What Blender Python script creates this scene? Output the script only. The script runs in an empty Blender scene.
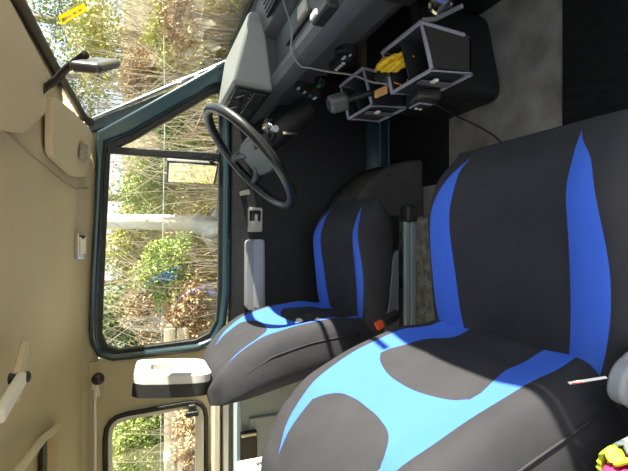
import bpy, bmesh, math, random
from mathutils import Vector, Matrix
R = random.Random(7)
C = bpy.context.scene.collection
rad = math.radians
# ------------------------------------------------------------------ materials
MATS = {}
def mat(name, col, rough=.6, metal=0., col2=None, scale=8., bump=0., bscale=60., spec=.5, coord='Object', detail=4., lo=.35, hi=.65, stretch=None, sheen=0.):
    if name in MATS: return MATS[name]
    m = bpy.data.materials.new(name); m.use_nodes = True
    nt = m.node_tree; b = nt.nodes['Principled BSDF']
    b.inputs['Roughness'].default_value = rough; b.inputs['Metallic'].default_value = metal
    b.inputs['Specular IOR Level'].default_value = spec
    if sheen: b.inputs['Sheen Weight'].default_value = sheen
    b.inputs['Base Color'].default_value = (*col, 1)
    if col2 or bump:
        tc = nt.nodes.new('ShaderNodeTexCoord')
        src = tc.outputs[coord]
        if stretch:
            mp = nt.nodes.new('ShaderNodeMapping'); mp.inputs['Scale'].default_value = stretch
            nt.links.new(src, mp.inputs['Vector']); src = mp.outputs['Vector']
    if col2:
        n = nt.nodes.new('ShaderNodeTexNoise'); n.inputs['Scale'].default_value = scale; n.inputs['Detail'].default_value = detail
        nt.links.new(src, n.inputs['Vector'])
        r = nt.nodes.new('ShaderNodeValToRGB')
        r.color_ramp.elements[0].position = lo; r.color_ramp.elements[1].position = hi
        r.color_ramp.elements[0].color = (*col, 1); r.color_ramp.elements[1].color = (*col2, 1)
        nt.links.new(n.outputs['Fac'], r.inputs['Fac']); nt.links.new(r.outputs['Color'], b.inputs['Base Color'])
    if bump:
        n2 = nt.nodes.new('ShaderNodeTexNoise'); n2.inputs['Scale'].default_value = bscale; n2.inputs['Detail'].default_value = 3
        nt.links.new(src, n2.inputs['Vector'])
        bp = nt.nodes.new('ShaderNodeBump'); bp.inputs['Strength'].default_value = bump; bp.inputs['Distance'].default_value = .01
        nt.links.new(n2.outputs['Fac'], bp.inputs['Height']); nt.links.new(bp.outputs['Normal'], b.inputs['Normal'])
    MATS[name] = m
    return m

def glass_mat(name, tint=(.94, .97, .96), refl=1.0):
    m = bpy.data.materials.new(name); m.use_nodes = True; nt = m.node_tree
    for n in list(nt.nodes): nt.nodes.remove(n)
    out = nt.nodes.new('ShaderNodeOutputMaterial')
    tr = nt.nodes.new('ShaderNodeBsdfTransparent'); tr.inputs['Color'].default_value = (*tint, 1)
    gl = nt.nodes.new('ShaderNodeBsdfGlossy'); gl.inputs['Roughness'].default_value = .01
    lw = nt.nodes.new('ShaderNodeLayerWeight'); lw.inputs['Blend'].default_value = .5
    pw = nt.nodes.new('ShaderNodeMath'); pw.operation = 'POWER'; pw.inputs[1].default_value = 5
    mu = nt.nodes.new('ShaderNodeMath'); mu.operation = 'MULTIPLY_ADD'; mu.inputs[1].default_value = .9 * refl; mu.inputs[2].default_value = .04 * refl
    mx = nt.nodes.new('ShaderNodeMixShader')
    L = nt.links.new
    L(lw.outputs['Facing'], pw.inputs[0]); L(pw.outputs[0], mu.inputs[0]); L(mu.outputs[0], mx.inputs['Fac'])
    L(tr.outputs[0], mx.inputs[1]); L(gl.outputs[0], mx.inputs[2]); L(mx.outputs[0], out.inputs['Surface'])
    return m

def cover_mat(name, kind):
    """stretch seat cover: dark jersey with blue inserts laid out in the cover's own UV (u = across, v = along)"""
    m = bpy.data.materials.new(name); m.use_nodes = True; nt = m.node_tree; L = nt.links.new
    b = nt.nodes['Principled BSDF']; b.inputs['Roughness'].default_value = .85; b.inputs['Specular IOR Level'].default_value = .2
    uv = nt.nodes.new('ShaderNodeUVMap'); uv.uv_map = 'UVMap'
    sx = nt.nodes.new('ShaderNodeSeparateXYZ'); L(uv.outputs[0], sx.inputs[0])
    def M(op, a, c=None, k=None):
        n = nt.nodes.new('ShaderNodeMath'); n.operation = op
        for i, v in enumerate((a, c, k)):
            if v is None: continue
            if isinstance(v, (int, float)): n.inputs[i].default_value = v
            else: L(v, n.inputs[i])
        return n.outputs[0]
    def curve(x, pts):
        n = nt.nodes.new('ShaderNodeFloatCurve'); c = n.mapping.curves[0]
        while len(c.points) < len(pts): c.points.new(.5, .5)
        for p, q in zip(c.points, pts): p.location = q; p.handle_type = 'AUTO'
        n.mapping.update(); L(x, n.inputs['Value']); return n.outputs[0]
    s = M('ABSOLUTE', M('MULTIPLY_ADD', sx.outputs['X'], 2., -1.)); t = sx.outputs['Y']
    s = M('MINIMUM', s, 1.); 
    if kind == 'cushion':
        c = curve(t, [(0, .62), (.15, .67), (.4, .72), (.6, .72), (.8, .69), (.96, .64), (1, .64)])
        w = curve(t, [(0, .13), (.15, .14), (.4, .15), (.6, .13), (.8, .095), (.97, 0), (1, 0)])
        f = M('LESS_THAN', M('ABSOLUTE', M('SUBTRACT', s, c)), M('SUBTRACT', w, .004))
    else:
        s = M('MINIMUM', M('MULTIPLY', s, 1.2), 1.)
        ftop = curve(s, [(0, .55), (.25, .555), (.45, .58), (.58, .63), (.64, .66), (1, .66)])
        flow = curve(s, [(0, .40), (.2, .395), (.4, .375), (.55, .35), (.64, .325), (1, .32)])
        wlow = curve(t, [(0, .47), (.08, .50), (.18, .57), (.28, .64), (.36, .70), (1, .7)])
        out = curve(t, [(0, .84), (.25, .86), (.5, .84), (.65, .79), (.78, .73), (.88, .63), (1, .6)])
        low = M('MULTIPLY', M('LESS_THAN', t, flow), M('LESS_THAN', s, wlow))
        body = M('MULTIPLY', M('LESS_THAN', t, ftop), M('SUBTRACT', 1., low))
        bol = M('MULTIPLY', M('GREATER_THAN', s, .64), M('LESS_THAN', s, out))
        cen = M('MULTIPLY', body, M('LESS_THAN', s, .65))
        f = M('MAXIMUM', bol, cen)
    tc = nt.nodes.new('ShaderNodeTexCoord')
    nz = nt.nodes.new('ShaderNodeTexNoise'); nz.inputs['Scale'].default_value = 9; nz.inputs['Detail'].default_value = 5; L(tc.outputs['Object'], nz.inputs['Vector'])
    r = nt.nodes.new('ShaderNodeValToRGB'); r.color_ramp.elements[0].position = .3; r.color_ramp.elements[1].position = .75
    r.color_ramp.elements[0].color = (.025, .0245, .030, 1); r.color_ramp.elements[1].color = (.036, .0345, .040, 1)
    L(nz.outputs['Fac'], r.inputs['Fac'])
    mix = nt.nodes.new('ShaderNodeMix'); mix.data_type = 'RGBA'
    L(f, mix.inputs['Factor']); L(r.outputs['Color'], mix.inputs[6]); mix.inputs[7].default_value = (.046, .128, .60, 1)
    L(mix.outputs[2], b.inputs['Base Color'])
    n2 = nt.nodes.new('ShaderNodeTexNoise'); n2.inputs['Scale'].default_value = 12; n2.inputs['Detail'].default_value = 2; L(tc.outputs['Object'], n2.inputs['Vector'])
    bp = nt.nodes.new('ShaderNodeBump'); bp.inputs['Strength'].default_value = .25; bp.inputs['Distance'].default_value = .02
    L(n2.outputs['Fac'], bp.inputs['Height']); L(bp.outputs[0], b.inputs['Normal'])
    return m

teal = mat('teal_paint', (.017, .040, .051), .2, spec=.7)
rubber = mat('black_rubber', (.012, .012, .012), .55, bump=.2, bscale=80)
blackp = mat('black_plastic', (.012, .012, .013), .5, bump=.15, bscale=200)
doorp = mat('black_door_card', (.008, .008, .010), .6, col2=(.013, .013, .015), scale=30, bump=.1, bscale=120)
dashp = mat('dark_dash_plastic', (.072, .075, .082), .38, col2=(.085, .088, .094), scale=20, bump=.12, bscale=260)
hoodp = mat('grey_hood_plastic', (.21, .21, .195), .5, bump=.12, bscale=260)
greyp = mat('mid_grey_plastic', (.25, .255, .28), .4, bump=.1, bscale=200)
headl = mat('beige_headliner', (.49, .43, .29), .8, col2=(.53, .465, .32), scale=3, bump=.12, bscale=150)
visorm = mat('beige_visor_vinyl', (.55, .475, .335), .6, bump=.1, bscale=200)
cream = mat('cream_paint', (.66, .60, .47), .5, col2=(.58, .52, .40), scale=6)
whitep = mat('white_panel', (.75, .74, .70), .45)
lgrey = mat('light_grey_panel', (.56, .67, .74), .45, col2=(.51, .62, .69), scale=5)
foam = mat('light_grey_foam', (.60, .59, .56), .75, bump=.1, bscale=90)
foamd = mat('headrest_shade_black', (.015, .015, .016), .6, bump=.1, bscale=90)  # black stands in for shade on the headrest side turned from the sun
silver = mat('brushed_silver', (.52, .53, .54), .35, metal=.8)
chrome = mat('chrome_metal', (.8, .8, .8), .12, metal=1.)
railm = mat('rail_metal', (.28, .34, .38), .3, metal=.3)
carpet = mat('grey_carpet', (.20, .19, .175), .95, col2=(.37, .35, .32), scale=9, bump=.35, bscale=220, detail=8, spec=.1)
carpet2 = mat('speckled_carpet', (.08, .077, .075), .95, col2=(.19, .18, .17), scale=34, bump=.9, bscale=160, detail=6, spec=.1)
mattex = mat('ribbed_black_rubber', (.007, .007, .008), .9, col2=(.013, .013, .013), scale=60, bump=.3, bscale=150, spec=.25, stretch=(1, .25, 1))
trimg = mat('grey_binding_tape', (.27, .265, .33), .7)
pocketm = mat('black_nylon', (.012, .013, .015), .7, bump=.25, bscale=60)
yellow = mat('yellow_cloth', (.80, .52, .015), .85, bump=.6, bscale=90)
orange = mat('orange_red_plastic', (.75, .09, .03), .4)
white = mat('white_plastic', (.78, .78, .76), .4)
purple = mat('dark_purple_knob', (.030, .014, .03), .4)
glass = glass_mat('window_glass')
mirrorm = mat('mirror_glass', (.85, .87, .87), .02, metal=1.)
stick_y = mat('yellow_sticker', (1., .60, .004), .5)
stick_g = mat('green_print', (.10, .55, .06), .5)
stick_p = mat('pale_print', (.85, .80, .60), .5)
pink = mat('magenta_fabric', (.42, .02, .11), .8, bump=.4, bscale=50)
lime = mat('lime_fabric', (.42, .62, .03), .7)
curtainm = mat('tan_curtain', (.52, .40, .25), .85, bump=.2, bscale=80)
lampm = mat('lamp_lens', (.72, .70, .62), .25)
# outside
birchm = mat('birch_bark', (.62, .58, .51), .8, col2=(.24, .21, .17), scale=7, bump=.4, bscale=20, stretch=(1, 1, .35), lo=.52, hi=.74)
barkm = mat('grey_bark', (.20, .16, .12), .9, col2=(.34, .29, .23), scale=7, bump=.5, bscale=25)
twigm = mat('pale_dry_twigs', (.55, .46, .33), .8, col2=(.36, .28, .19), scale=2)
leafg = mat('mid_green_leaf', (.16, .26, .05), .55, col2=(.36, .42, .10), scale=2.5)
leafy = mat('yellow_green_leaf', (.36, .38, .07), .55, col2=(.50, .46, .13), scale=2.5)
leafd = mat('dark_green_leaf', (.08, .13, .04), .55, col2=(.20, .26, .08), scale=2.5)
leafr = mat('rust_leaf', (.36, .22, .12), .7, col2=(.50, .36, .19), scale=3)
strawm = mat('straw_grass', (.56, .46, .24), .8, col2=(.42, .40, .14), scale=1.5)
groundm = mat('leaf_litter_ground', (.26, .19, .10), .95, col2=(.50, .42, .22), scale=2.2, bump=.8, bscale=14, detail=9)
plankm = mat('pale_weathered_wood', (.60, .52, .38), .8, col2=(.48, .40, .28), scale=9, bump=.2, bscale=40, stretch=(.2, 1, 1))
wirem = mat('galvanised_wire', (.62, .62, .58), .5, metal=.3)

# ------------------------------------------------------------------ photo rays -> points on real planes of the van
CP, SP = math.cos(rad(21)), math.sin(rad(21)); CAM = Vector((0, -.95, 1.05)); FPX = 420.
def ray(px, py): return Vector((235.5 - py, FPX * CP + (314 - px) * SP, -FPX * SP + (314 - px) * CP))
def on(px, py, n, d):
    r = ray(px, py); n = Vector(n); return CAM + r * ((d - n.dot(CAM)) / n.dot(r))
def atY(px, py, y): return on(px, py, (0, 1, 0), y)
def atZ(px, py, z): return on(px, py, (0, 0, 1), z)
def atX(px, py, x): return on(px, py, (1, 0, 0), x)
DN = Vector((0, 1, .12)); DD = .8 + .12 * .72           # the leaning plane of the left body side
def side(px, py, off=0.): return on(px, py, DN, DD + off)
WN = Vector((1, 0, .577)); WD = .455 + .577 * 1.29      # windscreen plane
def ws(px, py, off=0.): return on(px, py, WN, WD + off)

# ------------------------------------------------------------------ scene helpers
def props(o, label=None, cat=None, group=None, kind=None):
    for k, v in (('label', label), ('category', cat), ('group', group), ('kind', kind)):
        if v: o[k] = v
    return o
def thing(name, label, cat, loc, group=None):
    o = bpy.data.objects.new(name, None); C.objects.link(o); o.location = loc; o.empty_display_size = .05
    return props(o, label, cat, group)
def ptrans(o):
    v = Vector((0, 0, 0))
    while o is not None:
        if o.type == 'EMPTY': v = v + o.location
        o = o.parent
    return v
def link(name, me, m, parent=None, smooth=None, bevel=0., subsurf=0):
    o = bpy.data.objects.new(name, me); C.objects.link(o)
    if m is not None: me.materials.append(m)
    if parent is not None:
        o.parent = parent
        o.matrix_parent_inverse = Matrix.Translation(-ptrans(parent)) if parent.type == 'EMPTY' else Matrix.Identity(4)
    if bevel:
        b = o.modifiers.new('bevel', 'BEVEL'); b.width = bevel; b.segments = 3; b.limit_method = 'ANGLE'; b.angle_limit = rad(40)
    if subsurf:
        s = o.modifiers.new('sub', 'SUBSURF'); s.levels = subsurf; s.render_levels = subsurf
    if smooth is not None:
        me.shade_smooth() if smooth >= 180 else None
        if smooth < 180:
            me.shade_smooth(); me.set_sharp_from_angle(angle=rad(smooth))
    return o
class MB:
    def __init__(s): s.v = []; s.f = []
    def add(s, vs, fs):
        k = len(s.v); s.v += [tuple(p) for p in vs]; s.f += [tuple(i + k for i in f) for f in fs]; return s
    def box(s, c, d, rot=None):
        c = Vector(c); vs = []
        for x in (-.5, .5):
            for y in (-.5, .5):
                for z in (-.5, .5):
                    p = Vector((x * d[0], y * d[1], z * d[2]))
                    if rot is not None: p = rot @ p
                    vs.append(c + p)
        return s.add(vs, [(0, 1, 3, 2), (4, 6, 7, 5), (0, 4, 5, 1), (2, 3, 7, 6), (0, 2, 6, 4), (1, 5, 7, 3)])
    def tube(s, pts, r, n=8, cap=True, closed=False):
        pts = [Vector(p) for p in pts]; rs = r if isinstance(r, (list, tuple)) else [r] * len(pts)
        rings = []; up = None; m = len(pts)
        for i, p in enumerate(pts):
            if closed: t = pts[(i + 1) % m] - pts[i - 1]
            else: t = (pts[min(i + 1, m - 1)] - pts[max(i - 1, 0)])
            t.normalize()
            if up is None: up = Vector((0, 0, 1)) if abs(t.z) < .9 else Vector((1, 0, 0))
            a = t.cross(up)
            if a.length < 1e-4: a = t.cross(Vector((0, 1, 0)))
            a.normalize(); b = a.cross(t).normalized(); up = b
            rings.append([p + (a * math.cos(2 * math.pi * k / n) + b * math.sin(2 * math.pi * k / n)) * rs[i] for k in range(n)])
        k0 = len(s.v)
        for rg in rings: s.v += [tuple(q) for q in rg]
        for i in range(m if closed else m - 1):
            j = (i + 1) % m
            for k in range(n):
                s.f.append((k0 + i * n + k, k0 + i * n + (k + 1) % n, k0 + j * n + (k + 1) % n, k0 + j * n + k))
        if cap and not closed:
            s.f.append(tuple(k0 + k for k in range(n))[::-1]); s.f.append(tuple(k0 + (m - 1) * n + k for k in range(n)))
        return s
    def prism(s, poly, d):
        """closed 3-D polygon pushed along vector d"""
        d = Vector(d); n = len(poly); a = [Vector(p) for p in poly]
        return s.add(a + [p + d for p in a], [tuple(range(n))[::-1], tuple(range(n, 2 * n))] + [(i, (i + 1) % n, n + (i + 1) % n, n + i) for i in range(n)])
    def lathe(s, c, axis, prof, n=20):
        """prof: list of (distance along axis, radius)"""
        c = Vector(c); ax = Vector(axis).normalized(); a = ax.orthogonal().normalized(); b = ax.cross(a)
        k0 = len(s.v)
        for h, r in prof:
            for k in range(n):
                th = 2 * math.pi * k / n; s.v.append(tuple(c + ax * h + (a * math.cos(th) + b * math.sin(th)) * r))
        for i in range(len(prof) - 1):
            for k in range(n):
                s.f.append((k0 + i * n + k, k0 + i * n + (k + 1) % n, k0 + (i + 1) * n + (k + 1) % n, k0 + (i + 1) * n + k))
        s.f.append(tuple(k0 + k for k in range(n))[::-1]); s.f.append(tuple(k0 + (len(prof) - 1) * n + k for k in range(n)))
        return s
    def mesh(s, name):
        me = bpy.data.meshes.new(name); me.from_pydata(s.v, [], s.f)
        bm = bmesh.new(); bm.from_mesh(me); bmesh.ops.recalc_face_normals(bm, faces=bm.faces); bm.to_mesh(me); bm.free()
        return me
    def build(s, name, m, parent=None, smooth=40, bevel=0., subsurf=0):
        return link(name, s.mesh(name), m, parent, smooth, bevel, subsurf)
def plate(name, outer, holes, depth, m, parent=None, bevel=0., smooth=40):
    """flat outline with holes, filled and given thickness along vector depth"""
    bm = bmesh.new(); es = []
    for lp in [outer] + list(holes):
        vs = [bm.verts.new(p) for p in lp]
        es += [bm.edges.new((vs[i], vs[(i + 1) % len(vs)])) for i in range(len(vs))]
    bmesh.ops.triangle_fill(bm, edges=es, use_beauty=True, use_dissolve=False)
    g = bmesh.ops.extrude_face_region(bm, geom=list(bm.faces))
    bmesh.ops.translate(bm, verts=[v for v in g['geom'] if isinstance(v, bmesh.types.BMVert)], vec=Vector(depth))
    bmesh.ops.recalc_face_normals(bm, faces=bm.faces)
    me = bpy.data.meshes.new(name); bm.to_mesh(me); bm.free()
    return link(name, me, m, parent, smooth, bevel)
def rounded(pts, r, n=4):
    """round the corners of a closed 3-D polygon"""
    out = []; m = len(pts)
    for i in range(m):
        a, b, c = Vector(pts[i - 1]), Vector(pts[i]), Vector(pts[(i + 1) % m])
        d1, d2 = (a - b), (c - b); k = min(r, d1.length * .45, d2.length * .45)
        p, q = b + d1.normalized() * k, b + d2.normalized() * k
        for j in range(n + 1):
            t = j / n; out.append(p * (1 - t) ** 2 + b * 2 * t * (1 - t) + q * t * t)
    return out
def lerp(tab, x):
    if x <= tab[0][0]: return tab[0][1]
    for (a, p), (b, q) in zip(tab, tab[1:]):
        if x <= b:
            t = (x - a) / (b - a); t = t * t * (3 - 2 * t) * .5 + t * .5
            return p + (q - p) * t
    return tab[-1][1]
def pillow(name, m, parent, hw, top, bot, xf, length, ns=28, nt=26, e0=.10, e1=.14, wrinkle=0., pre=0., es=.17, ep=2.4):
    """upholstered pad: (s across, t along) -> top and bottom heights, rounded at all edges; xf maps (a, y, n) to the world"""
    def r(u, e):
        return 1. if u < 1 - e else math.sqrt(max(0., 1 - ((u - 1 + e) / e) ** ep))
    def rt(t):
        if t < e0: return math.sqrt(max(0., 1 - ((e0 - t) / e0) ** 2.4))
        if t > 1 - e1: return math.sqrt(max(0., 1 - ((t - 1 + e1) / e1) ** 2.4))
        return 1.
    ts = [.5 - .5 * math.cos(math.pi * i / nt) for i in range(nt + 1)]
    ss = [math.sin(math.pi / 2 * (-1 + 2 * j / ns)) for j in range(ns + 1)]
    vs = []; uv = []; fs = []; ring = 2 * ns; full = length + pre
    for tt in ts:
        k = rt(tt); a_ = tt * full - pre; t = max(0., a_ / length)
        for side_ in (0, 1):
            row = ss[:-1] if side_ == 0 else [-q for q in ss[:-1]]
            for q in row:
                T, B = top(q, t), bot(q, t); mid = B + (T - B) * .45
                n = mid + ((T if side_ == 0 else B) - mid) * r(abs(q), es) * k
                if side_ == 0 and wrinkle:
                    n += wrinkle * math.sin(26 * t + 9 * q + 5 * q * q) * math.exp(-((t - .12) / .12) ** 2) * (1 - q * q)
                vs.append(xf(a_, q * hw(t), n))
                uv.append(((q + 1) / 2 if side_ == 0 else (0. if q < 0 else 1.), t))
    for i in range(nt):
        for j in range(ring):
            fs.append((i * ring + j, i * ring + (j + 1) % ring, (i + 1) * ring + (j + 1) % ring, (i + 1) * ring + j))
    fs.append(tuple(range(ring))[::-1]); fs.append(tuple(nt * ring + j for j in range(ring)))
    me = bpy.data.meshes.new(name); me.from_pydata(vs, [], fs)
    ul = me.uv_layers.new(name='UVMap')
    for lp in me.loops: ul.data[lp.index].uv = uv[lp.vertex_index]
    bm = bmesh.new(); bm.from_mesh(me); bmesh.ops.recalc_face_normals(bm, faces=bm.faces); bm.to_mesh(me); bm.free()
    return link(name, me, m, parent, 180, 0, 1)
def struct(o, label=None, cat=None):
    o['kind'] = 'structure'
    return props(o, label, cat)
def sstruct(o, label, cat): return struct(o, label, cat)

# ================================================================== THE CAB SHELL
fl = MB().box((-.35, -.02, -.02), (2.5, 1.64, .04)).build('floor', rubber); sstruct(fl, 'black rubber covered cab floor under the seats', 'floor')
# ceiling: a curved skin that ends at the top of the windscreen
prof = [(.752, 1.235), (.745, 1.258), (.725, 1.278), (.68, 1.292), (.58, 1.302), (.40, 1.308), (.2, 1.312), (0, 1.314), (-.2, 1.312), (-.45, 1.306), (-.62, 1.298), (-.75, 1.28)]
def xfront(y): return .478 - .075 * (abs(y) / .75) ** 2
bm = MB(); nx = 10
for (y, z) in prof:
    for i in range(nx + 1): bm.v.append((-1.5 + (xfront(y) + 1.5) * i / nx, y, z))
for j in range(len(prof) - 1):
    for i in range(nx): bm.f.append((j * (nx + 1) + i, j * (nx + 1) + i + 1, (j + 1) * (nx + 1) + i + 1, (j + 1) * (nx + 1) + i))
ce = bm.build('ceiling', headl, None, 180); sstruct(ce, 'beige headliner curving down to the driver door', 'ceiling')
so = ce.modifiers.new('thick', 'SOLIDIFY'); so.thickness = .02; so.offset = 1 if sum(d.normal.z for d in ce.data.polygons) > 0 else -1
sp_ = [(.30, -.78), (.262, -.4), (.235, -.1), (.215, .2), (.195, .5), (.188, .66), (.20, .735)]
def cz(y): return lerp([(0, 1.314), (.2, 1.312), (.4, 1.308), (.58, 1.302), (.68, 1.292), (.725, 1.278), (.752, 1.24)], abs(y))
MB().tube([(x - .03, y, cz(y) - .0005) for x, y in sp_], .0022, 6).build('headliner_seam', mat('seam_beige', (.36, .30, .20), .8), ce, 180)
# left body side behind the driver door, with the rear side window cut out
def P(X, z, off=0.): return Vector((X, DD + off - .12 * z, z))
rw_hole = rounded([P(-.655, 1.215), P(-.655, .845), P(-1.25, .845), P(-1.25, 1.215)], .07)
wl = plate('wall_left', [P(-.452, 1.262), P(-.452, .02), P(-1.5, .02), P(-1.5, 1.262)], [rw_hole], (0, .04, 0), headl)
sstruct(wl, 'beige side wall behind the driver door', 'wall')
wb = MB().box((-1.52, -.02, .65), (.04, 1.6, 1.3)).build('wall_rear', headl); sstruct(wb, 'beige partition behind the seats', 'wall')
wr_ = MB().box((-1.0, -.80, .64), (1.0, .03, 1.30)).build('wall_right', headl); sstruct(wr_, 'beige side wall behind the passenger door', 'wall')
wf_ = MB().box((.775, -.02, .36), (.05, 1.64, .76)).box((.74, .815, .36), (.14, .03, .78)).build('wall_front', blackp); sstruct(wf_, 'black bulkhead ahead of the footwells', 'bulkhead')
# rear side window
w2 = plate('window_2', rounded([P(-.651, 1.219, -.012), P(-.651, .841, -.012), P(-1.255, .841, -.012), P(-1.255, 1.219, -.012)], .08), [rounded([P(-.667, 1.203, -.012), P(-.667, .857, -.012), P(-1.24, .857, -.012), P(-1.24, 1.203, -.012)], .06)], (0, .04, 0), rubber, None, .004)
sstruct(w2, 'rear side window in black rubber seal behind the headrest', 'window')
plate('window_frame', rounded([P(-.667, 1.203, -.006), P(-.667, .857, -.006), P(-1.24, .857, -.006), P(-1.24, 1.203, -.006)], .06), [rounded([P(-.682, 1.188, -.006), P(-.682, .892, -.006), P(-1.225, .892, -.006), P(-1.225, 1.188, -.006)], .05)], (0, .02, 0), silver, w2, .003)
plate('window_glass', rounded([P(-.672, 1.198, .004), P(-.672, .862, .004), P(-1.235, .862, .004), P(-1.235, 1.198, .004)], .05), [], (0, .004, 0), glass, w2)
c = side(192, 410, -.02)
MB().box(c, (.045, .022, .028)).box(c + Vector((-.012, -.006, .0)), (.02, .02, .05)).build('window_catch', blackp, w2, 40, .005)
# ledge under that window
lg = MB().box((-1.0, .755, .818), (1.05, .09, .028)).build('trim_2', cream, None, 40, .008); sstruct(lg, 'cream ledge below the rear side window', 'trim')
lg2 = MB().box((-1.0, .745, .782), (1.05, .06, .022)).build('trim_3', silver, None, 40, .004); sstruct(lg2, 'grey metal strip under the cream window ledge', 'trim')

# windscreen: glass, rubber and silver trim, A pillar
wtop = [Vector((xfront(y), y, lerp([(0, 1.305), (.4, 1.30), (.7, 1.275), (.75, 1.25)], abs(y)))) for y in (.735, .70, .55, .35, .1, -.1, -.35, -.55, -.70, -.735)]
wbot = [Vector((.735 - .03 * (abs(p.y) / .75) ** 2, p.y * 1.06, .765)) for p in wtop]
mbw = MB(); n = len(wtop)
mbw.add(wtop + wbot, [(i, i + 1, n + i + 1, n + i) for i in range(n - 1)])
w1 = mbw.build('window_1', glass, None, 180); sstruct(w1, 'windscreen above the dashboard', 'window')
sm = w1.modifiers.new('thick', 'SOLIDIFY'); sm.thickness = .005
MB().tube(wtop, .013, 8).build('windscreen_header_seal', mat('brown_black_seal', (.05, .042, .034), .5), w1, 60)
MB().tube([wtop[0] + Vector((.006, .0, 0)), wbot[0] + Vector((.006, 0, 0))], .008, 8).build('pillar_seal', silver, w1, 60)
MB().tube(wbot, .010, 8).build('lower_seal', rubber, w1, 60)
ap = MB(); a0, a1 = wtop[0], wbot[0]
ap.prism([a0 + Vector((-.004, .0, .012)), a1 + Vector((-.004, .0, -.03)), a1 + Vector((-.055, .0, -.03)), a0 + Vector((-.045, .0, .012))], (0, .045, 0))
sstruct(ap.build('trim_1', teal, None, 40, .006), 'dark teal windscreen pillar on the driver side', 'trim')

# ------------------------------------------------------------------ driver door
door = thing('cab_door', 'black lined driver door with dark teal window frame beyond the seats', 'car door', (.15, .8, 0))
O = [(110, 150), (131, 141), (170, 118.5), (212, 94), (219, 92), (219, 160), (218, 290), (216, 320), (209, 333), (195, 340), (118, 350), (107, 346.5), (102, 334), (103, 300), (106, 230)]
F = [(96, 131), (150, 101.5), (210, 68), (228, 58), (231, 92), (231, 160), (230, 292), (226, 328), (215, 345), (198, 352), (112, 362), (97, 357.5), (90, 346), (88, 330), (90, 270), (94, 200)]
Mi = [(105, 142), (131, 132.5), (170, 110), (211, 86), (224, 83), (224.5, 160), (223.5, 291), (220, 323), (212, 338.5), (196.5, 345.5), (114, 355.5), (102, 351.5), (96.5, 338), (97, 302), (101, 225)]
plate('window_frame', [side(*p, -.025) for p in F], [[side(*p, -.025) for p in Mi]], (0, .055, 0), teal, door, .010)
wf2 = plate('window_channel', [side(*p, -.012) for p in Mi], [[side(*p, -.012) for p in O]], (0, .03, 0), rubber, door, .003)
MB().tube([side(*p, -.014) for p in Mi], .006, 6, closed=True).build('inner_bead', teal, door, 180)
plate('window_glass', [side(*p, .004) for p in Mi], [], (0, .004, 0), glass, door)
MB().prism([side(107, 146, -.02), side(107, 152.5, -.02), side(220, 161, -.02), side(220, 153, -.02)], (0, .03, 0)).build('window_divider', rubber, door, 40, .004)
# the door card below the window
dp = []
for x, y in ((231, 58), (231, 92), (231, 160), (230, 292), (228, 345)): dp.append(side(x, y, -.02))
dp[0].x = .70; dp[-1].x = -.452
pl = dp + [Vector((-.452, .765, .13)), Vector((.70, .765, .13))]
for q in pl: q.y = .778
plate('door_card', pl, [], (0, .03, 0), doorp, door, .006)
# armrest pull
a = [atY(246.5, 240, .735), atY(264, 239, .735), atY(264.5, 309, .735), atY(246, 310, .735)]
for q in a: q.y = .722
ar = plate('armrest', rounded(a, .018), [], (0, .056, 0), greyp, door, .012)
ar['label'] = 'grey padded armrest'
b = [Vector((p.x * .97 + a[0].x * .03, .719, p.z)) for p in (a[0] + (a[1] - a[0]) * .38, a[1] - (a[1] - a[0]) * .1, a[2] - (a[2] - a[3]) * .1, a[3] + (a[2] - a[3]) * .38)]
plate('armrest_inlay', rounded(b, .01), [], (0, .01, 0), mat('pale_grey_inlay', (.36, .37, .41), .35), door, .003)
h = [atY(248, 207.5, .77), atY(262, 207.5, .77), atY(262, 232, .77), atY(248, 232, .77)]
for q in h: q.y = .766
hole = [h[0] + Vector((-.012, 0, -.006)), h[1] + Vector((-.012, 0, .006)), h[2] + Vector((.045, 0, .006)), h[3] + Vector((.045, 0, -.006))]
hb = plate('handle_bezel', rounded(h, .008), [rounded(hole, .006)], (0, .014, 0), mat('cream_bezel', (.50, .47, .40), .4), door, .002); hb['label'] = 'cream inside door handle bezel'
hm = (hole[0] + hole[2]) / 2
MB().box(hm + Vector((.0, .004, 0)), (.05, .006, .03)).build('handle_recess', blackp, door)
MB().box(hm + Vector((-.008, -.002, -.004)), (.03, .008, .014)).build('handle_lever', silver, door, 40, .003)
cr = atY(246, 193, .72)
ck = MB().tube([Vector((cr.x - .005, .78, cr.z)), Vector((cr.x - .005, .745, cr.z))], .012, 12).tube([Vector((cr.x - .005, .745, cr.z)), Vector((cr.x + .07, .74, cr.z - .035))], .007, 8).build('window_crank', blackp, door, 60)
MB().tube([cr + Vector((.005, 0, -.012)), cr + Vector((-.004, .0, .024))], [.011, .009], 10).build('crank_knob', cream, door, 60)
# painted sill step under the door
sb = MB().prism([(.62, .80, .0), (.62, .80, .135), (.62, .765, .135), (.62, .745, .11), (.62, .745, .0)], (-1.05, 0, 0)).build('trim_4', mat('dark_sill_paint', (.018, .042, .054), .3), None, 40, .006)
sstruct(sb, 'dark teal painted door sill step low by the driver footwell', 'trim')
for z_ in (.03, .075): MB().tube([(.60, .742, z_), (.30, .742, z_)], .004, 6).build('sill_rib', mat('sill_highlight_paint', (.09, .19, .26), .2), sb, 60)

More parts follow.
